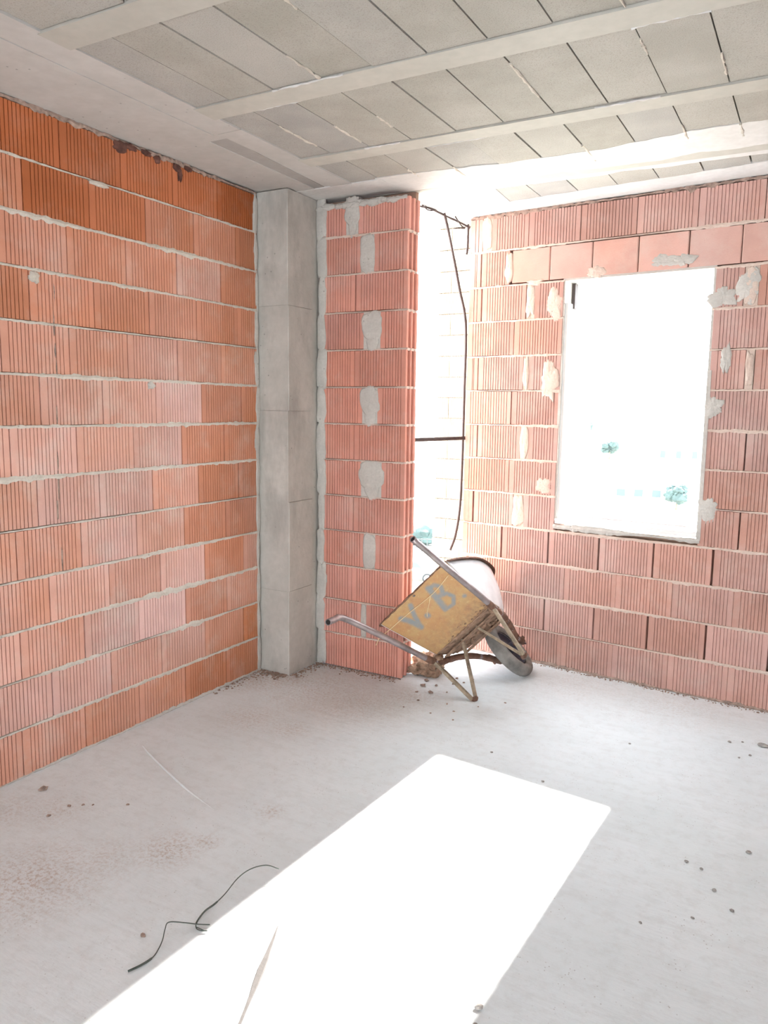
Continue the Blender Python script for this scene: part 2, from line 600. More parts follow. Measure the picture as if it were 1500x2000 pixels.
def mortar_patch(parent, frame, s, z, w, h, mat='mortar_grey', proud=0.008, name='mortar_patch', rag=0.25, n=26, square=0.6):
    org, rz = frame
    ph = rnd.uniform(0, 99)
    rings = []
    for r, d in ((1.0, 0.012), (1.0, -0.0008), (0.90, -proud * 0.45), (0.72, -proud * .8), (0.45, -proud), (0.2, -proud), (0.0, -proud)):
        ring = []
        for i in range(n):
            t = 2 * math.pi * i / n
            c, sn = math.cos(t), math.sin(t)
            k = (abs(c) ** (2 / (1 - square + 0.4)) + abs(sn) ** (2 / (1 - square + 0.4))) ** (-(1 - square + 0.4) / 2)
            k *= 1 + rag * noise.noise(Vector((c * 1.6 + ph, sn * 1.6, ph))) + rag * 0.5 * noise.noise(Vector((c * 5 + ph, sn * 5, 7)))
            dd = d + (0.0025 * noise.noise(Vector((c * r * 3, sn * r * 3, ph))) if 0 < r < 1 else 0)
            ring.append(org(s + c * k * r * w / 2, dd, z + sn * k * r * h / 2))
        rings.append(ring)
    return MB().grid(rings, close=True).build(name, M[mat], parent, True)


def joint_fill(parent, frame, a, b, z, mat):
    org, rz = frame
    p = [org(a - .002, .003, 0), org(b + .002, .003, 0), org(b + .002, .05, 0), org(a - .002, .05, 0)]
    return MB().prism([(v.x, v.y) for v in p], z + 0.004, z + 0.197).build('joint_fill', M[mat], parent)


# left wall -------------------------------------------------------------
F_L = (lambda s, d, z: Vector((XL - d, s, z)), math.pi / 2)
Y0L, Y1L = 0.5, 3.365
wl = tag(MB().box(XL - 0.20, XL - 0.055, -4.0, 3.66, 0, H + 0.2).build('wall_left', M['backing']), kind='structure')
MB().box(XL - 0.054, XL, -4.0, Y0L - 0.002, 0, H - 0.01).build('plain_stretch', M['brick_l'], wl)
JL = {1: 1.860, 2: 2.007, 3: 1.873, 4: 2.013, 5: 1.875, 6: 1.979, 7: 1.871, 8: 2.012, 9: 1.854, 10: 1.984, 11: 1.860, 12: 1.976, 13: 1.845}
for row in range(1, 14):
    z = (row - 1) * COURSE
    j0 = JL[row]
    js = [j0 + 0.3045 * k for k in range(-6, 8)]
    h = 0.189 if row < 13 else 0.183
    row_tone = 'brick_lt' if row == 13 else {12: 'brick_lt', 11: 'brick_lm', 10: 'brick_lm', 9: 'brick_l9'}.get(row, 'brick_l')  # brick variety plus the wall's lighting put into each row's colour
    lay_course(wl, F_L, z + 0.006, js, Y0L, Y1L, row_tone, h=h)
    if row > 1:
        mortar_bed(wl, F_L, z, Y0L, Y1L - 0.004, 'mortar', half=0.0085, rag=0.009, proud=0.005,
                   thin=lambda s, r=row: (0.55 if r in (13, 10, 6) else 1.0) * (1.0 if s < 2.9 else 0.75))
# bed at the floor and ragged closing mortar under the slab
mortar_bed(wl, F_L, 0.004, Y0L, Y1L, 'mortar_grey', half=0.006, rag=0.012, proud=0.010, name='floor_fillet')
mortar_bed(wl, F_L, H - 0.008, Y0L, Y1L, 'crumb_red', half=0.004, rag=0.012, proud=0.004, name='ceiling_joint')
mortar_patch(wl, F_L, 2.010, 1.972, 0.050, 0.058, 'mortar', 0.010, rag=0.5, square=0.1)
mortar_patch(wl, F_L, 2.593, 1.577, 0.055, 0.035, 'mortar_grey', 0.008, rag=0.5)
mortar_patch(wl, F_L, 2.33, 2.392, 0.10, 0.022, 'mortar', 0.008, rag=0.5)
for s, z, w, h in ((2.455, 2.572, 0.075, 0.052), (2.51, 2.588, 0.06, 0.026), (2.60, 2.588, 0.05, 0.024), (2.665, 2.580, 0.034, 0.032),
                   (2.79, 2.574, 0.05, 0.030), (2.805, 2.545, 0.022, 0.05), (2.86, 2.588, 0.05, 0.022)):
    mortar_patch(wl, F_L, s, z, w, h, 'soot', 0.012, name='burnt_lump', rag=0.45)
for z, s in ((1.93, 2.095), (1.80, 2.088), (1.70, 2.09), (1.62, 2.093), (1.45, 2.085), (1.26, 2.08), (1.16, 2.078), (1.06, 2.07), (0.86, 2.08)):
    mortar_patch(wl, F_L, s, z, 0.006, rnd.uniform(0.05, 0.10), 'crumb_red', 0.0015, name='drip_mark', rag=0.6)
# mortar squeezed against the column
for i in range(13):
    mortar_patch(wl, F_L, Y1L - 0.004 + rnd.uniform(-0.006, 0.004), i * 0.2 + 0.1, rnd.uniform(0.02, 0.045), 0.215, 'mortar_grey', 0.006, rag=0.35)

# column ----------------------------------------------------------------
col_x, col_y0, col_y1 = -2.487, 3.378, 3.60
mb = MB()
zs = [0.0, 0.478, 0.975, 1.468, 2.02, H]
for i, (z0, z1) in enumerate(zip(zs, zs[1:])):
    o = (0.0, 0.0025, -0.0015, 0.002, -0.001)[i]
    c = 0.003
    mb.prism([(XL - 0.05, col_y0 + o), (col_x + o - c, col_y0 + o), (col_x + o, col_y0 + o + c), (col_x + o, col_y1),
              (col_x - 0.03, col_y1), (col_x - 0.03, YP + 0.1), (XL - 0.05, YP + 0.1)], z0 + 0.0015, z1 - 0.0015)
column = tag(mb.build('column', M['column']), kind='structure')
MB().box(XL - 0.04, col_x - 0.004, col_y0 + 0.004, YP + 0.09, 0, H).build('concrete_core', M['column'], column)

# narrow back wall beside the column ---------------------------------------
X0P, X1P = -2.447, -1.920
TP = 0.12
F_P = (lambda s, d, z: Vector((s, YP + d, z)), 0.0)
wb = tag(MB().box(-2.52, X1P - 0.048, YP + 0.03, YP + TP - 0.001, 0, 2.555).box(-2.52, X1P - 0.006, YP + 0.088, YP + TP - 0.001, 2.5551, H + 0.02).build('wall_back', M['backing']), kind='structure')
JP = {1: -2.250, 3: -2.245, 5: -2.238, 7: -2.238, 9: -2.236, 11: -2.236}
PATCH = {13: (-2.298, -2.225), 12: (-2.203, -2.118), 10: (-2.183, -2.078), 8: (-2.188, -2.090), 6: (-2.190, -2.062), 4: (-2.169, -2.095), 2: (-2.182, -2.148)}
for row in range(1, 14):
    z = (row - 1) * COURSE
    h = 0.189 if row < 13 else 0.160
    if row in JP:
        l1, r0 = JP[row] - 0.0025, JP[row] + 0.0025
    else:
        l1, r0 = PATCH[row]
    wl_ = round(l1 - X0P, 3)
    wr_ = round(X1P - r0, 3)
    o = place_brick(wb, F_P, X0P, z + 0.006, brick_mesh(wl_, h, 'brick_p', row % 2, 0.035))
    dx = rnd.uniform(-0.004, 0.004)
    o = place_brick(wb, F_P, r0 + dx, z + 0.006, brick_mesh(wr_, h, 'brick_p', row % 3, TP, True, True))
    if row > 1:
        mortar_bed(wb, F_P, z, X0P, X1P - 0.002, 'mortar_pink', half=0.005, rag=0.005, proud=0.002, thin=lambda s: 0.8)
        # mortar pushed out of the bed at the free end
        mb = MB().box(X1P - 0.055, X1P - 0.006, YP + 0.004, YP + TP - 0.003, z - 0.007, z + 0.007)
        for y in (0.012, 0.060, 0.105):
            mb.rock((X1P - 0.012, YP + y, z), 0.015, 0.8, 0.5, 1, rnd.random() * 50)
        mb.build('bed_end_mortar', M['mortar_pink'], wb)
    if row in PATCH:
        a, b_ = PATCH[row]
        fl_ = (row - 1) * COURSE
        joint_fill(wb, F_P, a, b_, fl_, 'mortar_grey')
        if row in (2,):
            mortar_patch(wb, F_P, (a + b_) / 2, fl_ + 0.10, b_ - a, 0.19, 'mortar_grey', 0.003, square=0.9, rag=0.1)
        elif row in (4, 12):
            mortar_patch(wb, F_P, (a + b_) / 2, fl_ + 0.10, (b_ - a) * 1.15, 0.20, 'mortar_grey', 0.005, square=0.9, rag=0.14)
        else:
            mortar_patch(wb, F_P, (a + b_) / 2, fl_ + 0.125, (b_ - a) * 1.25, 0.16, 'mortar_grey', 0.006, square=0.6, rag=0.2)
            mortar_patch(wb, F_P, (a + b_) / 2 + 0.004, fl_ + 0.06, (b_ - a) * 0.7, 0.14, 'mortar_grey', 0.004, square=0.5, rag=0.2)
# crumbly closing course below the slab and mortar toward the column
mortar_bed(wb, F_P, 2.563, X0P - 0.01, X1P - 0.01, 'mortar_grey', half=0.014, rag=0.018, proud=0.003, name='closing_mortar')
for i in range(13):
    mortar_patch(wb, F_P, X0P - 0.006 + rnd.uniform(-0.006, 0.006), i * 0.2 + 0.1, rnd.uniform(0.045, 0.075), 0.225, 'mortar_grey', 0.006, rag=0.3, square=0.8)
for k in range(9):
    mortar_patch(wb, F_P, -2.46 + k * 0.055 + rnd.uniform(-.01, .01), 2.560 + rnd.uniform(-.004, .006), rnd.uniform(.04, .08), rnd.uniform(.02, .04), 'mortar_grey', 0.010, rag=0.6)

# unseen walls behind the camera, added to cut sky light; doorway made up
sw = MB().box(2.6, 2.8, -2.7, 3.88, 0, H + 0.2).build('added_wall_side', M['brick_r'])
tag(sw, kind='structure')
mb = MB().box(XL - 0.2, -1.2, -2.7, -2.5, 0, H + 0.2).box(1.6, 2.8, -2.7, -2.5, 0, H + 0.2).box(-1.2, 1.6, -2.7, -2.5, 2.25, H + 0.2)
tag(mb.build('added_wall_front', M['brick_r']), kind='structure')

# window wall -----------------------------------------------------------
F_R = (lambda s, d, z: rwall(s, d, z), AR)
U0, U1 = -2.325, 1.25
WU0, WU1, WZ0, WZ1 = -1.720, -0.945, 0.862, 2.200
mb = MB()
for (ua, ub, za, zb) in ((U0 + 0.003, WU0 - 0.012, 0, H + 0.2), (WU1 + 0.012, 4.4, 0, H + 0.2),
                         (WU0 - 0.012, WU1 + 0.012, 0, WZ0 - 0.05), (WU0 - 0.012, WU1 + 0.012, WZ1 + 0.015, H + 0.2)):
    p = [rwall(ua, 0.055, 0), rwall(ub, 0.055, 0), rwall(ub, TR - 0.02, 0), rwall(ua, TR - 0.02, 0)]
    mb.prism([(v.x, v.y) for v in p], za, zb)
p = [rwall(U0 - 0.045, 0.085, 0), rwall(U0 + 0.05, 0.085, 0), rwall(U0 + 0.05, TR - 0.021, 0), rwall(U0 - 0.045, TR - 0.021, 0)]
mb.prism([(v.x, v.y) for v in p], 0, H + 0.19)  # hidden stub past the wall end, added to block a sun leak
wr = tag(mb.build('wall_right', M['backing']), kind='structure')
mb = MB()
p = [rwall(U1 + 0.002, 0, 0), rwall(4.4, 0, 0), rwall(4.4, 0.054, 0), rwall(U1 + 0.002, 0.054, 0)]
mb.prism([(v.x, v.y) for v in p], 0, H - 0.01).build('plain_stretch', M['brick_r'], wr)
JR = {13: [-1.950], 11: [-2.238], 10: [-2.019], 9: [-2.245], 8: [-2.024], 7: [-2.240], 6: [-2.022], 5: [-2.255], 4: [-2.056], 3: [-2.247], 2: [-2.064], 1: [-2.253]}
SK = {13: [(-2.239, -2.184)], 11: [(-1.947, -1.901), (-0.80, -0.74)], 9: [(-1.953, -1.920), (-0.768, -0.735)], 7: [(-1.955, -1.908)], 5: [(-1.985, -1.919)]}
for row in range(1, 14):
    z = (row - 1) * COURSE
    h = 0.189 if row < 13 else 0.183
    opening = [(WU0 - 0.006, WU1 + 0.006)] if 5 <= row <= 11 else []
    if row == 12:
        # lintel of flat smooth pieces, one grooved brick left of it
        lay_course(wr, F_R, z + 0.006, [-2.245], U0, -2.06, 'brick_r', h)
        edges = [-2.048, -1.815, -1.572, -1.325, -1.073, -0.826, -0.58, -0.335]
        for c, d in zip(edges, edges[1:]):
            place_brick(wr, F_R, c + 0.0025, z + 0.012, brick_mesh(round(d - c - 0.005, 3), 0.178, 'brick_lintel', 0, 0.07, False))
        lay_course(wr, F_R, z + 0.006, [-0.335 + .3 * k for k in range(8)], -0.330, U1, 'brick_r', h)
        mortar_patch(wr, F_R, -2.066, z + 0.10, 0.05, 0.17, 'mortar_pink', 0.006, rag=0.3)
        continue
    if row in (4, 2):
        base = {4: -1.757, 2: -1.766}[row]
        js = JR[row] + [base + 0.3 * k for k in range(11)]
    elif row in (3, 1):
        js = JR[row] + [-1.951 + 0.3015 * k for k in range(11)]
    elif row == 13:
        js = [-1.950 + 0.304 * k for k in range(11)]
    elif row in (5, 7, 9, 11):
        js = JR[row] + [-0.744 + 0.3 * k for k in range(8)]
    else:
        js = JR[row] + [-0.60 + 0.3 * k for k in range(8)]
    js = sorted(set(js))
    lay_course(wr, F_R, z + 0.006, js, U0, U1, 'brick_r', h, skips=SK.get(row, []) + opening)
    for a, b_ in SK.get(row, []):
        joint_fill(wr, F_R, a, b_, z, 'mortar_pink')
        mortar_patch(wr, F_R, (a + b_) / 2, z + 0.10, (b_ - a) * 1.10, 0.18, 'mortar_pink', 0.004, rag=0.3, square=0.8)
for row in range(2, 14):
    z = (row - 1) * COURSE
    spans = [(U0, WU0 - 0.004), (WU1 + 0.004, U1)] if 6 <= row <= 12 else [(U0, U1)]
    for a, b_ in spans:
        mortar_bed(wr, F_R, z, a, b_, 'mortar_pink', half=0.0065, rag=0.006, proud=0.003)
mortar_bed(wr, F_R, 0.004, U0, U1, 'crumb_red', half=0.006, rag=0.016, proud=0.010, name='floor_fillet')
mortar_bed(wr, F_R, H - 0.008, U0, U1, 'crumb_red', half=0.003, rag=0.014, proud=0.002, name='ceiling_joint')
# smears round the window
for s, z, w, h in ((-1.775, 2.075, .10, .16), (-1.79, 1.66, .09, .20), (-1.80, 1.06, .10, .10), (-0.895, 2.06, .12, .10), (-0.905, 1.52, .09, .10),
                   (-0.90, 0.995, .10, .11), (-1.545, 2.235, .10, .06), (-1.19, 2.255, .14, .07), (-1.10, 2.25, .10, .06), (-1.90, 2.205, .09, .03),
                   (-0.78, 2.10, .10, .16), (-0.86, 1.75, .05, .16)):
    mortar_patch(wr, F_R, s, z, w, h, 'mortar_pink' if s < -1.3 else 'mortar_grey', 0.004, rag=0.5, n=44)

# window surround
mb = MB()


def rbox(mb, ua, ub, da, db, za, zb):
    p = [rwall(ua, da, 0), rwall(ub, da, 0), rwall(ub, db, 0), rwall(ua, db, 0)]
    return mb.prism([(v.x, v.y) for v in p], za, zb)


rbox(mb, WU0 - 0.014, WU0, 0.002, TR + 0.002, WZ0, WZ1)
rbox(mb, WU1, WU1 + 0.020, -0.003, TR + 0.002, WZ0 - 0.03, WZ1 - 0.5)
rbox(mb, WU1, WU1 + 0.012, 0.002, TR + 0.002, WZ1 - 0.5, WZ1)
rbox(mb, WU0 - 0.012, WU1 + 0.012, 0.004, TR + 0.002, WZ1, WZ1 + 0.014)
win = tag(mb.build('window_1', M['mortar_grey']), kind='structure')
rbox(MB(), WU0, WU0 + 0.018, 0.012, 0.075, WZ0, WZ1 - 0.12).build('frame_post', M['white_sill'], win)
rbox(MB(), WU0, WU1, 0.006, TR + 0.03, WZ0 - 0.012, WZ0 + 0.006).build('sill', M['white_sill'], win)
rbox(MB(), WU0, WU1, -0.006, 0.03, WZ0 - 0.014, WZ0 + 0.014).build('sill_nosing', M['white_sill'], win)
rbox(MB(), WU0 + 0.05, WU1 - 0.02, TR + 0.005, TR + 0.03, WZ0 + 0.006, WZ0 + 0.022).build('sill_track', M['steel'], win)
mortar_bed(win, F_R, WZ0 - 0.032, WU0 - 0.012, WU1 + 0.018, 'mortar_grey', half=0.021, rag=0.006, proud=0.010, name='sill_bed')
rbox(MB(), WU0 + 0.002, WU0 + 0.02, 0.10, 0.14, WZ1 - 0.14, WZ1 - 0.004).build('corner_bracket', M['cable'], win)

# ceiling ---------------------------------------------------------------
mb = MB()
cr0, cr1 = rwall(-2.33, TR, 0), rwall(4.5, TR, 0)
mb.prism([(XL - 0.2, -4.0), (4.4, -4.0), (cr1.x, cr1.y), (cr0.x, cr0.y), (-1.985, 4.2), (-2.05, YP + TP + 0.01), (XL - 0.2, YP + TP + 0.01)], H + 0.10, H + 0.30)
ceil = tag(mb.build('ceiling', M['joist']), kind='structure')
XB = -2.155
# edge beam with its board prints
bb = 2.612
for x0, x1, y0, y1, dz, mt in ((XL - 0.05, -2.302, -4.0, bb - .003, 0.0, 'beam'), (-2.298, XB - .004, -4.0, bb - .003, 0.0015, 'beam'),
                               (XL - 0.05, -2.38, bb + .003, 3.50, 0.004, 'beam'), (-2.28, XB - .003, bb + .003, 3.50, 0.003, 'beam')):
    MB().box(x0, x1, y0, y1, H + dz, H + 0.12).build('beam_soffit', M[mt], ceil)
MB().prism([(-2.379, bb + .06), (-2.281, bb + .06), (-2.33, 3.64), (-2.49, 3.64), (-2.40, 3.3)], H + 0.007, H + 0.1).build('beam_strip', M['beam_grey'], ceil)
MB().box(-2.379, -2.281, bb + .002, bb + .058, H + 0.004, H + 0.1).build('beam_soffit', M['beam'], ceil)
MB().box(XL - 0.05, -2.281, bb + .06, 3.8, H + 0.009, H + 0.1).build('beam_soffit', M['beam'], ceil)
# joists and blocks
JY = [(0.33, 0.45), (1.005, 1.125), (1.680, 1.800), (2.356, 2.476), (3.037, 3.140), (3.715, 3.825)]
for y0, y1 in JY:
    MB().prism([(XB - 0.02, y0), (2.6, y0), (2.6, y1), (XB - 0.02, y1)], H - 0.001, H + 0.11).build('joist', M['joist'], ceil)
XJ = [XB, -1.995] + [-1.795 + 0.2045 * k for k in range(15)]
for ri, (ya, yb) in enumerate(((0.45, 1.005), (1.125, 1.680), (1.800, 2.356), (2.476, 3.037), (3.140, 3.715), (3.825, 4.7))):
    for k, (xa, xb) in enumerate(zip(XJ, XJ[1:])):
        if ri == 0 and k < 2:
            pass
        g0, g1 = rnd.uniform(0.0012, 0.0042), rnd.uniform(0.0012, 0.0042)
        ye = yb
        if ri == 5:
            ye = (4.1614 + TR - 0.1014 * 0 + math.sin(AR) * 0) / math.cos(AR) + (xa * math.tan(AR)) - 0.02
            if xa < -1.6:
                continue
        w = xb - xa
        mb = MB()
        dz = 0.005 + rnd.uniform(-0.002, 0.003)
        y0, y1 = ya + rnd.uniform(0.002, 0.006), ye - rnd.uniform(0.002, 0.006)
        c = 0.003
        mb.prism([(xa + g0 + c, y0), (xb - g1 - c, y0), (xb - g1, y0 + c), (xb - g1, y1 - c), (xb - g1 - c, y1), (xa + g0 + c, y1), (xa + g0, y1 - c), (xa + g0, y0 + c)],
                 H + dz, H + 0.09)
        mb.build('ceiling_block', M['block'], ceil)
        # bits of mortar left in the joint
        if k and rnd.random() < 0.45 and ri < 5:
            L = rnd.uniform(0.05, 0.3)
            ys = rnd.uniform(ya, max(ya + .01, yb - L))
            pts = [Vector((xa + rnd.uniform(-.002, .002), ys + L * i / 10, H + 0.004 + rnd.uniform(-.003, .002))) for i in range(11)]
            MB().tube(pts, [rnd.uniform(0.002, 0.0065) for _ in pts], 6, jitter=0.3).build('joint_mortar', M['mortar'], ceil)
    # thin smears along the joist edges
for (y0, y1) in JY[2:5]:
    for _ in range(3):
        x = rnd.uniform(-2.1, 0.1)
        L = rnd.uniform(0.08, 0.35)
        ye = rnd.choice((y0, y1))
        pts = [Vector((x + L * i / 12, ye + rnd.uniform(-.003, .003), H + 0.001)) for i in range(13)]
        MB().tube(pts, [rnd.uniform(0.002, 0.006) for _ in pts], 5, jitter=0.3).build('joint_mortar', M['plaster'], ceil)


def ragged_slab(name, lower, upper, z, mat, seed, n=90, x0=-2.16, x1=1.2, rag=0.025, thick=0.03):
    rows = [[], [], [], [], []]
    for i in range(n + 1):
        x = x0 + (x1 - x0) * i / n
        j = rag * (noise.noise(Vector((x * 5, seed, 0))) + 0.5 * noise.noise(Vector((x * 17, seed, 3))))
        j2 = rag * (noise.noise(Vector((x * 5, seed, 8))) + 0.5 * noise.noise(Vector((x * 17, seed, 11))))
        lo, hi = lower(x) + j, upper(x) + j2
        wv = 0.003 * noise.noise(Vector((x * 4, seed, 20)))
        rows[0].append((x, lo, z + thick))
        rows[1].append((x, lo, z + 0.003))
        rows[2].append((x, (lo + hi) / 2, z - 0.003 + wv))
        rows[3].append((x, hi, z + 0.003))
        rows[4].append((x, hi, z + thick))
    return MB().grid(rows).build(name, M[mat], ceil)


wall_y = lambda x: (YR - NR.x * x) / NR.y
ragged_slab('plaster_smear', lambda x: 3.485 + 0.03 * math.sin(x * 4), lambda x: 3.885 if x > -1.57 else wall_y(x) + 0.03, H, 'plaster', 4.2, x0=-2.01)
ragged_slab('plaster_smear', lambda x: wall_y(x) - 0.20, lambda x: wall_y(x) + 0.04, H, 'plaster', 9.1, x0=-1.60)
mb = MB()
mb.prism([(-2.52, 3.47), (-1.985, 3.47), (-1.985, YP + TP + 0.02), (-2.52, YP + TP + 0.02)], H + 0.0015, H + 0.1)
mb.build('plaster_smear', M['plaster'], ceil)

# ------------------------------------------------------------------ wheelbarrow
BAR = [[0.03828, -0.66599, -0.74498], [0.96268, -0.17532, 0.20619], [-0.26793, -0.72507, 0.63442]]
bar_root = empty('wheelbarrow')
bmw = Matrix.Identity(4)
for i in range(3):
    for j in range(3):
        bmw[i][j] = BAR[i][j]
bmw.translation = (-1.453, 4.0694, 0.1325)
bar_root.matrix_world = bmw
tag(bar_root, 'rusty yellow wheelbarrow tipped on its side against the brick wall end', 'wheelbarrow')

rimL = [(-.743, .242, .357), (-.55, .240, .380), (-.32, .236, .405), (-.08, .230, .420), (.05, .188, .420), (.112, .09, .412), (.128, 0, .406)]
rimR = [(.112, -.09, .412), (.05, -.19, .420), (-.08, -.237, .420), (-.32, -.270, .405), (-.55, -.263, .380), (-.743, -.242, .357)]
botL = [(-.469, .195, .122), (-.38, .190, .122), (-.28, .183, .125), (-.18, .163, .130), (-.125, .128, .135), (-.10, .068, .137), (-.095, 0, .137)]
botR = [(x, -y, z) for x, y, z in reversed(botL[:-1])]
rim = spline(rimL + rimR, 5)
bot = spline(botL + botR, 5)
rows = []
for t in [0, .06, .14, .3, .5, .7, .86, 1.0]:
    row = []
    for a, b_ in zip(bot, rim):
        p = a.lerp(b_, t)
        out = Vector((b_.x - a.x, b_.y - a.y, 0)).normalized()
        edge = min(1, abs(b_.x + .743) / .12)
        p = p + out * (0.020 * math.sin(math.pi * t) * edge)
        row.append(p)
    rows.append(row)
tray = MB().grid(rows).build('tray', M['tray_grey'], bar_root, True)
sm = tray.modifiers.new('thickness', 'SOLIDIFY')
sm.thickness = 0.003
# tray bottom, caked with dry mud
nb = len(bot)
half = nb // 2
brow = []
for i in range(half + 1):
    l, r = bot[i], bot[nb - 1 - i]
    brow.append([l.lerp(r, k / 8) + Vector((0, 0, -0.001 - 0.010 * abs(noise.noise(Vector((i * .45, k * .9, 3)))) * min(1, i / 2))) for k in range(9)])
o = MB().grid(brow).build('tray_bottom', M['mud'], tray, True)
sm = o.modifiers.new('thickness', 'SOLIDIFY')
sm.thickness = 0.004

# rear sheet with sprayed letters
segs = []


def pl(pts, r):
    for a, b_ in zip(pts, pts[1:]):
        segs.append((a, b_, r))


pl([(-.150, .300), (-.133, .255), (-.120, .186)], .017)
pl([(-.060, .318), (-.089, .267), (-.123, .180)], .014)
pl([(-.048, .208), (-.047, .205)], .017)
pl([(.073, .318), (.060, .257), (.043, .165)], .018)
pl([(.073, .313), (.105, .308), (.120, .275), (.103, .243), (.066, .244)], .013)
pl([(.066, .244), (.112, .225), (.122, .185), (.090, .152), (.036, .160)], .012)
pl([(.159, .143), (.160, .142)], .013)


def paint_at(x, y):
    best = 0
    for (ax, ay), (bx, by), r in segs:
        dx, dy = bx - ax, by - ay
        t = max(0, min(1, ((x - ax) * dx + (y - ay) * dy) / (dx * dx + dy * dy)))
        d = math.hypot(x - ax - t * dx, y - ay - t * dy)
        v = max(0, min(1, (r - d) / (r * 0.7) + 0.35))
        best = max(best, v)
    return best


B1, B2 = Vector((-.469, .195, .122)), Vector((-.469, -.195, .122))
R1, R2 = Vector((-.743, .242, .357)), Vector((-.743, -.242, .357))
LV = 0.361
NU, NV = 64, 52
rows, att = [], []
for j in range(NV + 1):
    v = -0.035 + 1.035 * j / NV
    row = []
    for i in range(NU + 1):
        u = i / NU
        p = B1.lerp(R1, v).lerp(B2.lerp(R2, v), u)
        pn = Vector((-0.651, 0, -0.759))
        dent = 0.004 * noise.noise(Vector((u * 3, v * 3, 1)))
        rag = 0.004 * noise.noise(Vector((u * 11, 2, 5))) if j == NV else 0
        row.append(p + pn * dent + (R1 - B1).normalized() * rag)
        a = paint_at(-p.y, v * LV)
        v = max(0, v)
        mud = max(0, 1 - v / 0.42) * (0.35 + 0.65 * u)
        att.append((a, mud, 0, 1))
    rows.append(row)
me = MB().grid(rows).mesh('rear_panel', M['panel'], True)
ca = me.color_attributes.new('paint', 'FLOAT_COLOR', 'POINT')
for i, c in enumerate(att):
    ca.data[i].color = c
o = link('rear_panel', me, tray)
o['label'] = 'rusty yellow sheet with grey sprayed letters'
sm = o.modifiers.new('thickness', 'SOLIDIFY')
sm.thickness = 0.003
MB().tube([R1.lerp(R2, i / 24) + Vector((0, 0, 0.003 * noise.noise(Vector((i * .8, 0, 2))))) for i in range(25)],
          0.0045, 6, jitter=0.35).build('rear_edge', M['rust'], tray, True)
pc = Vector((-.469, 0, .122)).lerp(Vector((-.743, 0, .357)), 0.955) + Vector((-0.651, 0, -0.759)) * 0.003
MB().rock(tuple(pc + Vector((0, .006, 0))), 0.007, 0.7, 0.1, 2, 1).build('bolt', M['steel'], tray, True)
# rim flange round sides and nose
lip = []
for k, (p, q) in enumerate(zip(rim, rim[1:] + [rim[-1] * 2 - rim[-2]])):
    d = (q - p).normalized()
    out = d.cross(Vector((0, 0, 1))) * -1
    out.z = 0
    out.normalize()
    c = Vector((-0.3, 0, p.z))
    if out.dot(p - c) < 0:
        out = -out
    wdt = 0.019 if -.7 < p.x else 0.012
    lip.append((p, p + out * wdt + Vector((0, 0, 0.001)), p + out * (wdt + .002) + Vector((0, 0, -0.010))))
MB().grid([[l[i] for l in lip] for i in range(3)]).build('rim_flange', M['rust'], tray, True).modifiers.new('thickness', 'SOLIDIFY').thickness = 0.003

for s in (1, -1):
    grip = [(-1.133, .295, .391), (-1.06, .296, .412), (-.969, .293, .425), (-.80, .266, .313), (-.62, .238, .180)] if s == 1 else \
        [(-1.133, -.295, .391), (-1.02, -.283, .338), (-.90, -.268, .282), (-.76, -.252, .218), (-.62, -.236, .154)]
    path = spline(grip + [(-.50, .220 * s, .098),
                   (-.42, .205 * s, .084), (-.28, .175 * s, .088), (-.16, .140 * s, .070), (-.05, .098 * s, .018), (.03, .088 * s, -.012)], 5)
    n = len(path)
    h = MB().tube(path, 0.0162, 12, hollow_start=0.06).build('handle', M['steel'] if s == 1 else M['steel'], bar_root, True)
    d0 = (path[1] - path[0]).normalized()
    MB().tube([path[0] + d0 * .004, path[0] + d0 * .05], 0.0128, 12).build('shaded_bore_plug', M['bore'], h)  # near-black rusty plug, shade of the hollow tube end put into its colour
    # rusty, mud covered forward run of the same tube
    fr = [p for p in path if p.x > -.56]
    MB().tube(fr, [0.0180 + 0.004 * noise.noise(Vector((i * .5, s, 0))) for i in range(len(fr))], 9, jitter=0.08).build('frame_rail', M['rust'], h, True)
    foot = Vector((-.447, .176 * s, -.195))
    lg = MB()
    a0, b0 = Vector((-.492, .219 * s, .094)), Vector((-.385, .052 * s, .112))
    lg.bar(a0, foot + Vector((-.012, .006 * s, .012)), .024, .016, (0, 1, 0))
    lg.bar(b0, foot + Vector((.010, -.004 * s, .010)), .020, .013, (0, 1, 0))
    leg = lg.build('leg', M['muddy'], bar_root)
    MB().rock(tuple(foot + Vector((0, 0, .010))), 0.021, 0.7, 0.35, 2, 3 + s).build('foot', M['rust'], leg, True)
    pts = [Vector((-.47, .21 * s, .09)), Vector((-.40, .20 * s, .078))]
    MB().rock((-.455, .205 * s, .10), 0.030, 0.8, 0.5, 2, 8 + s).build('mud_lump', M['mud'], leg, True)
    # axle plate
    MB().bar((-.06, .096 * s, .030), (.055, .089 * s, -.012), .034, .008, (0, 1, 0)).build('axle_plate', M['rust'] if s == 1 else M['dark'], bar_root)
MB().bar((-.385, .190, .100), (-.385, -.190, .100), .030, .008).build('cross_bar', M['mud'], bar_root)
MB().bar((-.20, .15, .098), (-.20, -.15, .098), .026, .008).build('cross_bar', M['mud'], bar_root)

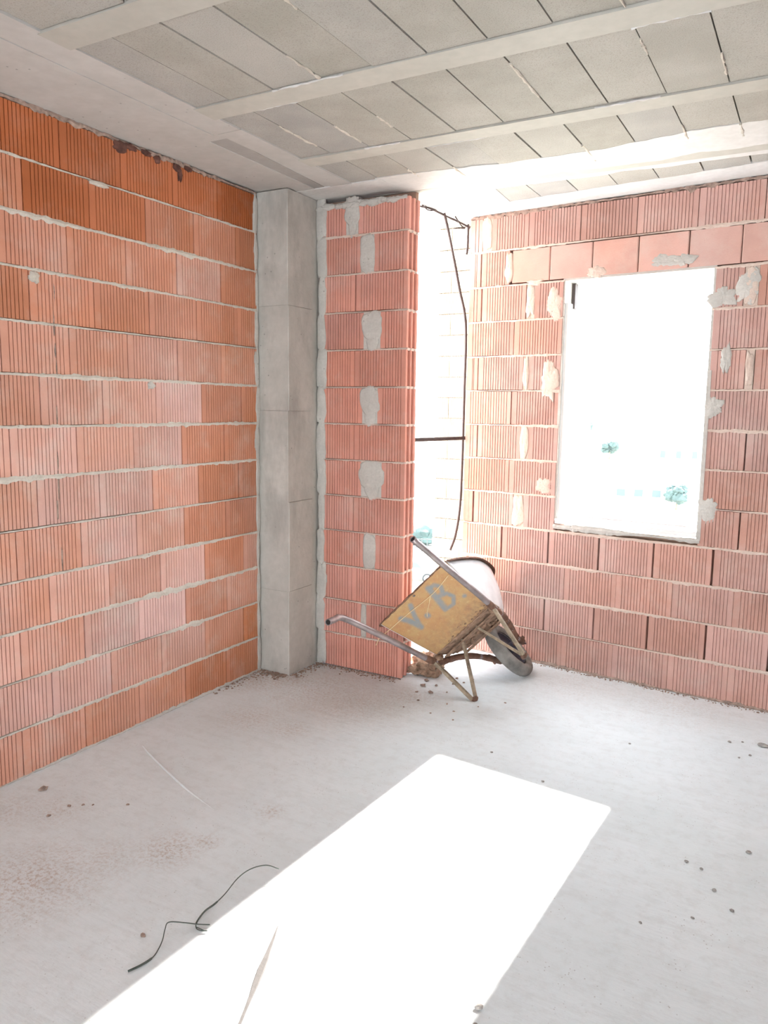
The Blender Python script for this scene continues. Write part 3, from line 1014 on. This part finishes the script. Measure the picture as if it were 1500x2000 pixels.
mb = MB()
for _ in range(60):
    x, y = rnd.uniform(-.47, -.13), rnd.uniform(-.17, .17)
    if x > -.2 and abs(y) > .12:
        continue
    mb.rock((x, y, .116), rnd.uniform(.006, .017), .6, .6, 1, rnd.random() * 99)
for _ in range(34):
    k = rnd.random() ** 2 * .1
    p = Vector((-.469, 0, .122)).lerp(Vector((-.743, 0, .357)), k) + Vector((-0.651, 0, -0.759)) * .001
    mb.rock((p.x, rnd.uniform(-.19, .10), p.z), rnd.uniform(.003, .008), .6, .6, 1, rnd.random() * 99)
tag(mb.build('mud_crust', M['mud'], tray), kind='stuff')

# wheel: tyre with tread, rim, hub
rows = []
NT = 60
for i in range(NT):
    a = 2 * math.pi * i / NT
    ring = []
    for k in range(14):
        t = 2 * math.pi * k / 14
        rr = 0.034 * (1 + (0.035 * (i % 2) if math.cos(t) > 0.25 else 0))
        rad = 0.141 + rr * math.cos(t) * 1.0
        ring.append((rad * math.cos(a), rr * 1.15 * math.sin(t), rad * math.sin(a)))
    rows.append(ring)
rows.append(rows[0])
tyre = MB().grid(rows, close=True).build('wheel', M['tyre'], bar_root, True)
prof = [(0.112, 0.026), (0.114, 0.020), (0.104, 0.012), (0.096, 0.004), (0.030, 0.003), (0.028, 0.045), (0.0, 0.045)]
prof = prof + [(r, -y) for r, y in reversed(prof)]
rows = []
for i in range(33):
    a = 2 * math.pi * i / 32
    rows.append([(r * math.cos(a), y, r * math.sin(a)) for r, y in prof])
MB().grid(rows).build('wheel_rim', M['dark'], tyre, True)
MB().tube([(0, -.118, 0), (0, .118, 0)], 0.010, 10).build('axle', M['rust'], tyre, True)


# twine draped over the rear sheet: in barrow coordinates
def pnl(lat, v, off=0.004):
    p = Vector((-.469, 0, .122)).lerp(Vector((-.743, 0, .357)), v / LV)
    return Vector((p.x, -lat, p.z)) + Vector((-0.651, 0, -0.759)) * off


tw = MB()
tw.tube([bmw @ p for p in spline([pnl(-.345, .300, .022), pnl(-.300, .321, .030), pnl(-.298, .318, .020), pnl(-.235, .305, .010), pnl(-.150, .298), pnl(-.092, .294), pnl(-.02, .286), pnl(.048, .281),
         pnl(.10, .282), pnl(.135, .286), pnl(.197, .296, .006)], 6)], 0.0021, 6)
tw.tube([bmw @ p for p in spline([pnl(.048, .281), pnl(.022, .262, .006), pnl(.005, .251, .008), pnl(-.03, .228, .005), pnl(-.052, .207)], 6)], 0.0021, 6)
tag(tw.build('twine', M['twine'], None, True), 'pale yellow twine strung across the rusty yellow sheet of the wheelbarrow', 'twine')

# ------------------------------------------------------------------ bits in the tall opening
tag(MB().tube([(-1.975, 3.70, 1.318), (-1.935, 3.95, 1.3175), (-1.90, 4.40, 1.314)], 0.0115, 8).build('steel_bar', M['dark_rust']),
    'dark steel bar fixed level across the tall narrow opening', 'bar')
pts = spline([(-1.975, 4.185, H - 0.004), (-1.955, 4.24, 2.45), (-1.925, 4.31, 2.20), (-1.905, 4.375, 1.99), (-1.905, 4.380, 1.6), (-1.906, 4.379, 1.2), (-1.910, 4.372, .9), (-1.925, 4.35, .72), (-1.95, 4.33, .62)], 8)
tag(MB().tube(pts, 0.0080, 7).build('hanging_cable', M['cable'], None, True), 'thin dark cable hanging from the ceiling slab along the edge of the window wall', 'cable')
tangle = empty('wire_tangle', (-1.97, 4.2, H))
tag(tangle, 'tangle of bent reinforcing wires under the slab edge over the tall opening', 'wire')
for pp, r in (
        ([(-2.03, 3.80, H - .002), (-2.025, 3.93, H - .012), (-2.0, 4.05, H - .006), (-1.975, 4.2, H - .016), (-1.94, 4.33, H - .03), (-1.915, 4.42, H - .045)], .006),
        ([(-1.945, 4.27, H - .008), (-1.93, 4.33, H - .05), (-1.92, 4.36, H - .058), (-1.935, 4.31, H - .066), (-1.95, 4.27, H - .074)], .004),
        ([(-1.915, 4.395, H - .03), (-1.913, 4.39, H - .10), (-1.912, 4.385, H - .17), (-1.914, 4.38, H - .205)], .007),
        ([(-2.01, 3.97, H - .003), (-1.995, 4.02, H - .022), (-1.975, 4.07, H - .014)], .004)):
    pp = [Vector(v) - Vector((-1.97, 4.2, H)) for v in pp]
    MB().tube(spline(pp, 6), r, 6, jitter=.2).build('wire', M['cable'], tangle, True)

# ------------------------------------------------------------------ things on the floor
w1 = [(-1.426, 1.878, .03), (-1.474, 1.873, .045), (-1.504, 1.832, .045), (-1.508, 1.772, .035), (-1.49, 1.691, .02), (-1.484, 1.637, .012), (-1.486, 1.595, .01), (-1.473, 1.548, .008), (-1.457, 1.527, .006), (-1.44, 1.524, .006), (-1.42, 1.533, .005)]
w2 = [(-1.432, 1.557, .006), (-1.465, 1.54, .01), (-1.502, 1.526, .022), (-1.542, 1.505, .03), (-1.529, 1.477, .022), (-1.503, 1.442, .012), (-1.485, 1.409, .006), (-1.474, 1.376, .005), (-1.479, 1.339, .005), (-1.491, 1.306, .006)]


def lift(pts):
    """a raised stretch of wire also leans a little toward the middle of the room"""
    return [Vector((x * (1 - z / 1.49), y * (1 - z / 1.49), z)) for x, y, z in pts]


p1, p2 = spline(lift(w1), 6), spline(lift(w2), 6)
mb = MB()
mb.tube(p1, [0.0016 + (0.0012 if 28 < i < 44 else 0) for i in range(len(p1))], 6)
mb.tube(p2, [0.0016 + (0.0014 if i > 42 else 0) for i in range(len(p2))], 6)
mb.tube(spline([p1[-3], p1[-9] + Vector((.01, .004, .002)), p1[-14]], 6), 0.0014, 5)
tag(mb.build('loose_wire', M['wire'], None, True), 'thin dark green wire lying curled on the concrete floor', 'wire')

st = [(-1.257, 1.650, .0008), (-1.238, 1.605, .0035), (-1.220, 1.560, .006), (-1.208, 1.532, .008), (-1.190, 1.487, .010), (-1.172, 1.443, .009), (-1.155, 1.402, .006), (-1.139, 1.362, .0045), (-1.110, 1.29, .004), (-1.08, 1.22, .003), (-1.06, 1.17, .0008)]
mb = MB()  # thin dark grey strip laid on the floor, tapered at both ends
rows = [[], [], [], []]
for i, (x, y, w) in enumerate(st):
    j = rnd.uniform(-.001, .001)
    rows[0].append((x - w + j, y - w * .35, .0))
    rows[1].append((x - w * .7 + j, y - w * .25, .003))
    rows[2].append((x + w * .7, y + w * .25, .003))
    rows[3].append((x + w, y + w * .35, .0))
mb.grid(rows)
tag(mb.build('floor_streak', M['strip']), 'long thin greyish streak in the sunlit patch of floor', 'sliver')

mb = MB()
mb.rock((-1.845, 3.83, 0.052), 0.085, 0.85, 0.55, 4, 12)
mb.rock((-1.815, 3.80, 0.03), 0.055, 0.8, 0.6, 3, 4)
mb.rock((-1.885, 3.785, 0.03), 0.045, 0.8, 0.6, 3, 31)
tag(mb.build('mortar_lump', M['mud'], None, False), 'lump of dried mortar at the foot of the narrow brick wall', 'mortar lump')

# single crumbs one can pick out
near = [((-2.527, 1.831), .020), ((-2.344, 1.714), .009), ((-2.159, 1.917), .007), ((-1.561, 1.425), .010), ((-2.338, 1.798), .009), ((-2.30, 1.83), .007), ((-2.27, 1.85), .006)]
right = [((-0.117, 3.735), .022), ((-0.252, 3.704), .009), ((-0.103, 2.766), .011), ((-0.201, 3.735), .006), ((-0.18, 2.478), .009), ((-0.121, 2.397), .008), ((-0.643, 3.45), .007),
         ((-0.87, 2.898), .008), ((-1.148, 3.043), .007), ((-0.28, 2.60), .008), ((-0.23, 2.58), .007), ((-0.22, 2.30), .006), ((-0.16, 3.60), .008), ((-0.20, 3.55), .007), ((-0.35, 2.20), .006)]
sunny = [((-0.636, 1.656), .013), ((-0.623, 1.60), .008)]
cluster = [((-1.79, 3.70), .016), ((-1.77, 3.62), .018), ((-1.71, 3.66), .010), ((-1.69, 3.55), .017), ((-1.76, 3.52), .010), ((-1.64, 3.73), .010), ((-1.62, 3.60), .007), ((-1.60, 3.78), .009),
           ((-1.55, 3.45), .008), ((-1.70, 3.42), .008), ((-1.48, 3.38), .007), ((-1.57, 3.30), .006), ((-1.66, 3.82), .011), ((-1.58, 3.85), .012), ((-1.52, 3.62), .012), ((-1.40, 3.50), .006),
           ((-1.44, 3.28), .006), ((-1.72, 3.30), .006), ((-1.30, 3.62), .007), ((-1.78, 3.90), .010)]
crumb_meshes = {}
OWN = {(-2.527, 1.831): 'largest brown mortar chip by the foot of the long brick wall',
       (-1.561, 1.425): 'small dark stone chip beside the curled green wire',
       (-0.117, 3.735): 'dark clod of mortar, the largest on the open floor below the window',
       (-0.636, 1.656): 'larger of two mortar crumbs at the edge of the sunlit patch',
       (-0.623, 1.60): 'smaller of two mortar crumbs at the edge of the sunlit patch'}
for i, (lst, lab, grp, mt) in enumerate(((near, 'small mortar crumb on the floor by the long brick wall', 'crumbs by the long wall', 'crumb_red'),
                                         (right, 'small grey crumb on the open floor below the window', 'crumbs below the window', 'crumb'),
                                         (sunny, 'mortar crumb at the edge of the sunlit patch of floor', 'crumbs in the sun', 'crumb'),
                                         (cluster, 'small dark crumb on the floor round the wheelbarrow', 'crumbs round the wheelbarrow', 'crumb_red'))):
    for (x, y), r in lst:
        k = rnd.randrange(4)
        key = (mt, k)
        if key not in crumb_meshes:
            crumb_meshes[key] = MB().rock((0, 0, 0.45), 1.0, 0.55, 0.55, 2, k * 7 + i).mesh('crumb', M[mt])
        o = link('crumb', crumb_meshes[key], None, (x, y, 0), rnd.uniform(0, 6.28))
        r *= 0.72
        o.scale = (r * 1.25, r * 0.95, r * rnd.uniform(.8, 1.1))
        own = OWN.get((x, y))
        tag(o, own or lab, 'crumb', None if own else grp)

# loose rubble swept against the wall feet: too fine to count
mb = MB()


def rubble(p0, p1, n, spread, r0, r1):
    for _ in range(n):
        t = rnd.random()
        x = p0[0] + (p1[0] - p0[0]) * t
        y = p0[1] + (p1[1] - p0[1]) * t
        off = abs(rnd.gauss(0, spread))
        nx, ny = (p1[1] - p0[1]), -(p1[0] - p0[0])
        L = math.hypot(nx, ny)
        r = rnd.uniform(r0, r1)
        mb.rock((x + nx / L * off, y + ny / L * off, r * .3), r, 0.6, 0.5, 1, rnd.random() * 99)


rubble((XL, 2.95), (XL, 3.37), 90, .035, .002, .007)
rubble((XL, 3.372), (-2.487, 3.372), 190, .040, .002, .008)
rubble((-2.487, 3.60), (-2.487, 3.40), 0, .02, .003, .010)
for _ in range(120):
    mb.rock((-2.475 + abs(rnd.gauss(0, .03)), rnd.uniform(3.37, 3.64), .003), rnd.uniform(.002, .007), .6, .5, 1, rnd.random() * 99)
rubble((-2.45, YP), (-1.92, YP), 260, .030, .0015, .006)
tag(mb.build('rubble', M['crumb_red']), 'fine brown rubble swept round the column and the narrow brick wall', 'rubble', kind='stuff')
mb = MB()
a, b_ = rwall(-1.8, -0.004, 0), rwall(-0.3, -0.004, 0)
rubble((a.x, a.y - .01), (b_.x, b_.y - .01), 260, .014, .0015, .006)
tag(mb.build('rubble', M['crumb_red']), 'fine brown rubble along the foot of the window wall', 'rubble', kind='stuff')

# ------------------------------------------------------------------ outside
GZ = -9.5
M['ground'] = mat_plain('pale_ground', (0.60, 0.58, 0.53), 0.9, 0, 0.12, 0.15, 0)
M['leaf'] = mat_plain('foliage', (0.046, 0.072, 0.067), 0.8, 0, 0.4, 0.9, 0)
M['house'] = mat_plain('house_render', (0.72, 0.70, 0.66), 0.85, 0, 0.05, 1, 0)
M['roof'] = mat_plain('house_roof', (0.60, 0.52, 0.46), 0.85, 0, 0.1, 1, 0)
M['glass_dark'] = mat_plain('dark_pane', (0.05, 0.075, 0.08), 0.3, 0, 0.05, 1, 0)
M['car'] = mat_plain('pale_car_paint', (0.74, 0.76, 0.76), 0.3, 0, 0.03, 1, 0)
M['car_glass'] = mat_plain('car_glass', (0.05, 0.085, 0.09), 0.3, 0, 0.05, 1, 0)
M['car_dark'] = mat_plain('car_tyre', (0.03, 0.03, 0.03), 0.8, 0, 0.1, 1, 0)
M['fence'] = mat_plain('fence_metal', (0.05, 0.055, 0.055), 0.6, 0, 0.1, 1, 0)
M['bark'] = mat_plain('bark', (0.20, 0.15, 0.11), 0.9, 0, 0.2, 3, 0)
tag(MB().box(-400, 400, 8.0, 700, GZ - 1, GZ).build('ground', M['ground']), kind='structure')
# storeys of the building below this room
mb = MB()
mb.prism([(XL - 0.2, -4.0), (4.4, -4.0), (rwall(4.4, TR, 0).x, rwall(4.4, TR, 0).y), (rwall(-2.33, TR, 0).x, rwall(-2.33, TR, 0).y), (XL - 0.2, 4.3)], GZ, -0.26)
tag(mb.build('wall_lower', M['house']), kind='structure')
# brick wing standing further out, seen past the narrow wall
wing = MB().box(-3.36, -2.45, 7.03, 9.5, GZ, 4.2).build('wall_wing', M['mortar_pink'])
tag(wing, kind='structure')
F_W = (lambda s, d, z: Vector((s, 7.0 + d, z)), 0.0)
for row in range(-6, 20):
    js = [-3.36 + 0.3033 * k + (0.15 if row % 2 else 0) for k in range(-1, 5)]
    lay_course(wing, F_W, row * 0.2 + .005, js, -3.36, -2.45, 'brick_out')


def tree(loc, h, r, lab, seed):
    t = empty('tree', loc)
    tag(t, lab, 'tree', 'trees beyond the window')
    MB().tube([(0, 0, 0), (0.05, 0, h * .3), (0, 0.05, h * .6)], [r * .09, r * .07, r * .04], 8).build('trunk', M['bark'], t, True)
    mb = MB()
    rg = random.Random(seed)
    for k in range(9):
        a = rg.uniform(0, 6.28)
        d = r * rg.uniform(0.1, 0.6)
        mb.rock((math.cos(a) * d, math.sin(a) * d, h * rg.uniform(.5, .85)), r * rg.uniform(.35, .55), 0.85, 0.5, 3, seed + k)
    mb.build('crown', M['leaf'], t)


tree((-72, 272, GZ), 9.0, 4.2, 'rounded green tree far off, leftmost beyond the window', 3)
tree((-42, 181, GZ), 4.0, 2.2, 'low green tree standing nearer than the rounded one', 14)
tree((-13.6, 92, GZ), 2.8, 1.5, 'squat green tree beside the low pale house', 25)


def house(loc, rz, w, d, h, lab):
    t = empty('house', loc)
    t.rotation_euler = (0, 0, rz)
    tag(t, lab, 'house')
    MB().box(-w / 2, w / 2, -d / 2, d / 2, 0, h).build('walls', M['house'], t)
    mb = MB()
    mb.prism([(-w / 2 - .4, 0), (w / 2 + .4, 0), (0, h * .35)], -d / 2 - .3, d / 2 + .3)
    mb.v = [(x, z, h + y) for x, y, z in mb.v]
    mb.build('roof', M['roof'], t)
    for k in range(3):
        x = -w / 2 + w * (k + .5) / 3
        f = MB().box(x - .6, x + .6, -d / 2 - .06, -d / 2 + .02, h * .35, h * .75).build('window', M['house'], t)
        MB().box(x - .48, x + .48, -d / 2 - .08, -d / 2 - .05, h * .39, h * .71).build('pane', M['glass_dark'], f)


house((-25, 168, GZ), 0.15, 9, 7, 4.5, 'small pale house with a low gable far beyond the window')
house((-18.6, 96, GZ), 0.2, 6, 4, 2.6, 'low pale house with three windows below the window view')

# hedge, fence and car down on the street
hd = Vector((0.8993, 0.4374, 0))
base = Vector((-27.6, 55.4, GZ))
mb = MB()
for k in range(26):
    p = base + hd * (-5 + k * 0.42)
    mb.rock((p.x, p.y, GZ + 0.75), rnd.uniform(.5, .75), 1.1, .4, 2, k)
tag(mb.build('hedge', M['leaf']), 'clipped green hedge behind the fence on the street below', 'hedge')
fr = empty('fence', tuple(base + hd * 0 - Vector((-.44, .9, 0)) * 3))
tag(fr, 'low metal railing between the street and the hedge', 'fence')
for k in range(22):
    p = hd * (-4.5 + k * 0.42)
    MB().box(p.x - .03, p.x + .03, p.y - .03, p.y + .03, 0, 1.05).build('post', M['fence'], fr)
for z in (0.35, 1.0):
    MB().bar(tuple(hd * -4.5 + Vector((0, 0, z))), tuple(hd * 4.4 + Vector((0, 0, z))), .05, .05).build('rail', M['fence'], fr)

car = empty('car', (-21.43 - hd.x * 1.3, 44.07 - hd.y * 1.3, GZ))
car.rotation_euler = (0, 0, math.atan2(hd.y, hd.x))
tag(car, 'pale car parked on the street below, seen through the tall opening', 'car')
prof = [(-2.1, .28), (2.1, .28), (2.15, .55), (2.05, .80), (1.25, .92), (.65, 1.40), (-.9, 1.46), (-1.75, 1.0), (-2.12, .92), (-2.18, .5)]
rows = []
for y, s, c in ((-.84, .97, 0), (-.86, 1.0, 0), (-.80, 1.0, .0), (0, 1.0, .02), (.80, 1.0, 0), (.86, 1.0, 0), (.84, .97, 0)):
    rows.append([(x * s, y * (0.86 if z > 1.2 else 1.0), z + (c if z > 1.2 else 0)) for x, z in prof])
mb = MB().grid(rows, close=True)
n = len(prof)
mb.f.append(tuple(range(n)))
mb.f.append(tuple(6 * n + i for i in reversed(range(n))))
mb.build('body', M['car'], car)
for s in (-1, 1):
    MB().prism([(-1.45, 1.0), (-.15, .98), (-.15, 1.34), (-.85, 1.37)], -.01, .01)
    for poly in ([(-1.45, 1.0), (-.20, .98), (-.20, 1.34), (-.88, 1.37)], [(-.12, .98), (.98, .96), (.58, 1.31), (-.12, 1.34)]):
        mb = MB().prism(poly, -.012, .012)
        mb.v = [(x, s * (.845 - (z - .9) * .16) + y, z) for x, z, y in mb.v]
        mb.build('side_window', M['car_glass'], car)
    for x in (-1.3, 1.3):
        wv = MB()
        wv.tube([(x, s * .70, .31), (x, s * .875, .31)], .31, 20)
        w_ = wv.build('wheel', M['car_dark'], car)
        MB().tube([(x, s * .86, .31), (x, s * .885, .31)], .20, 16).build('hub_cap', M['car'], w_)
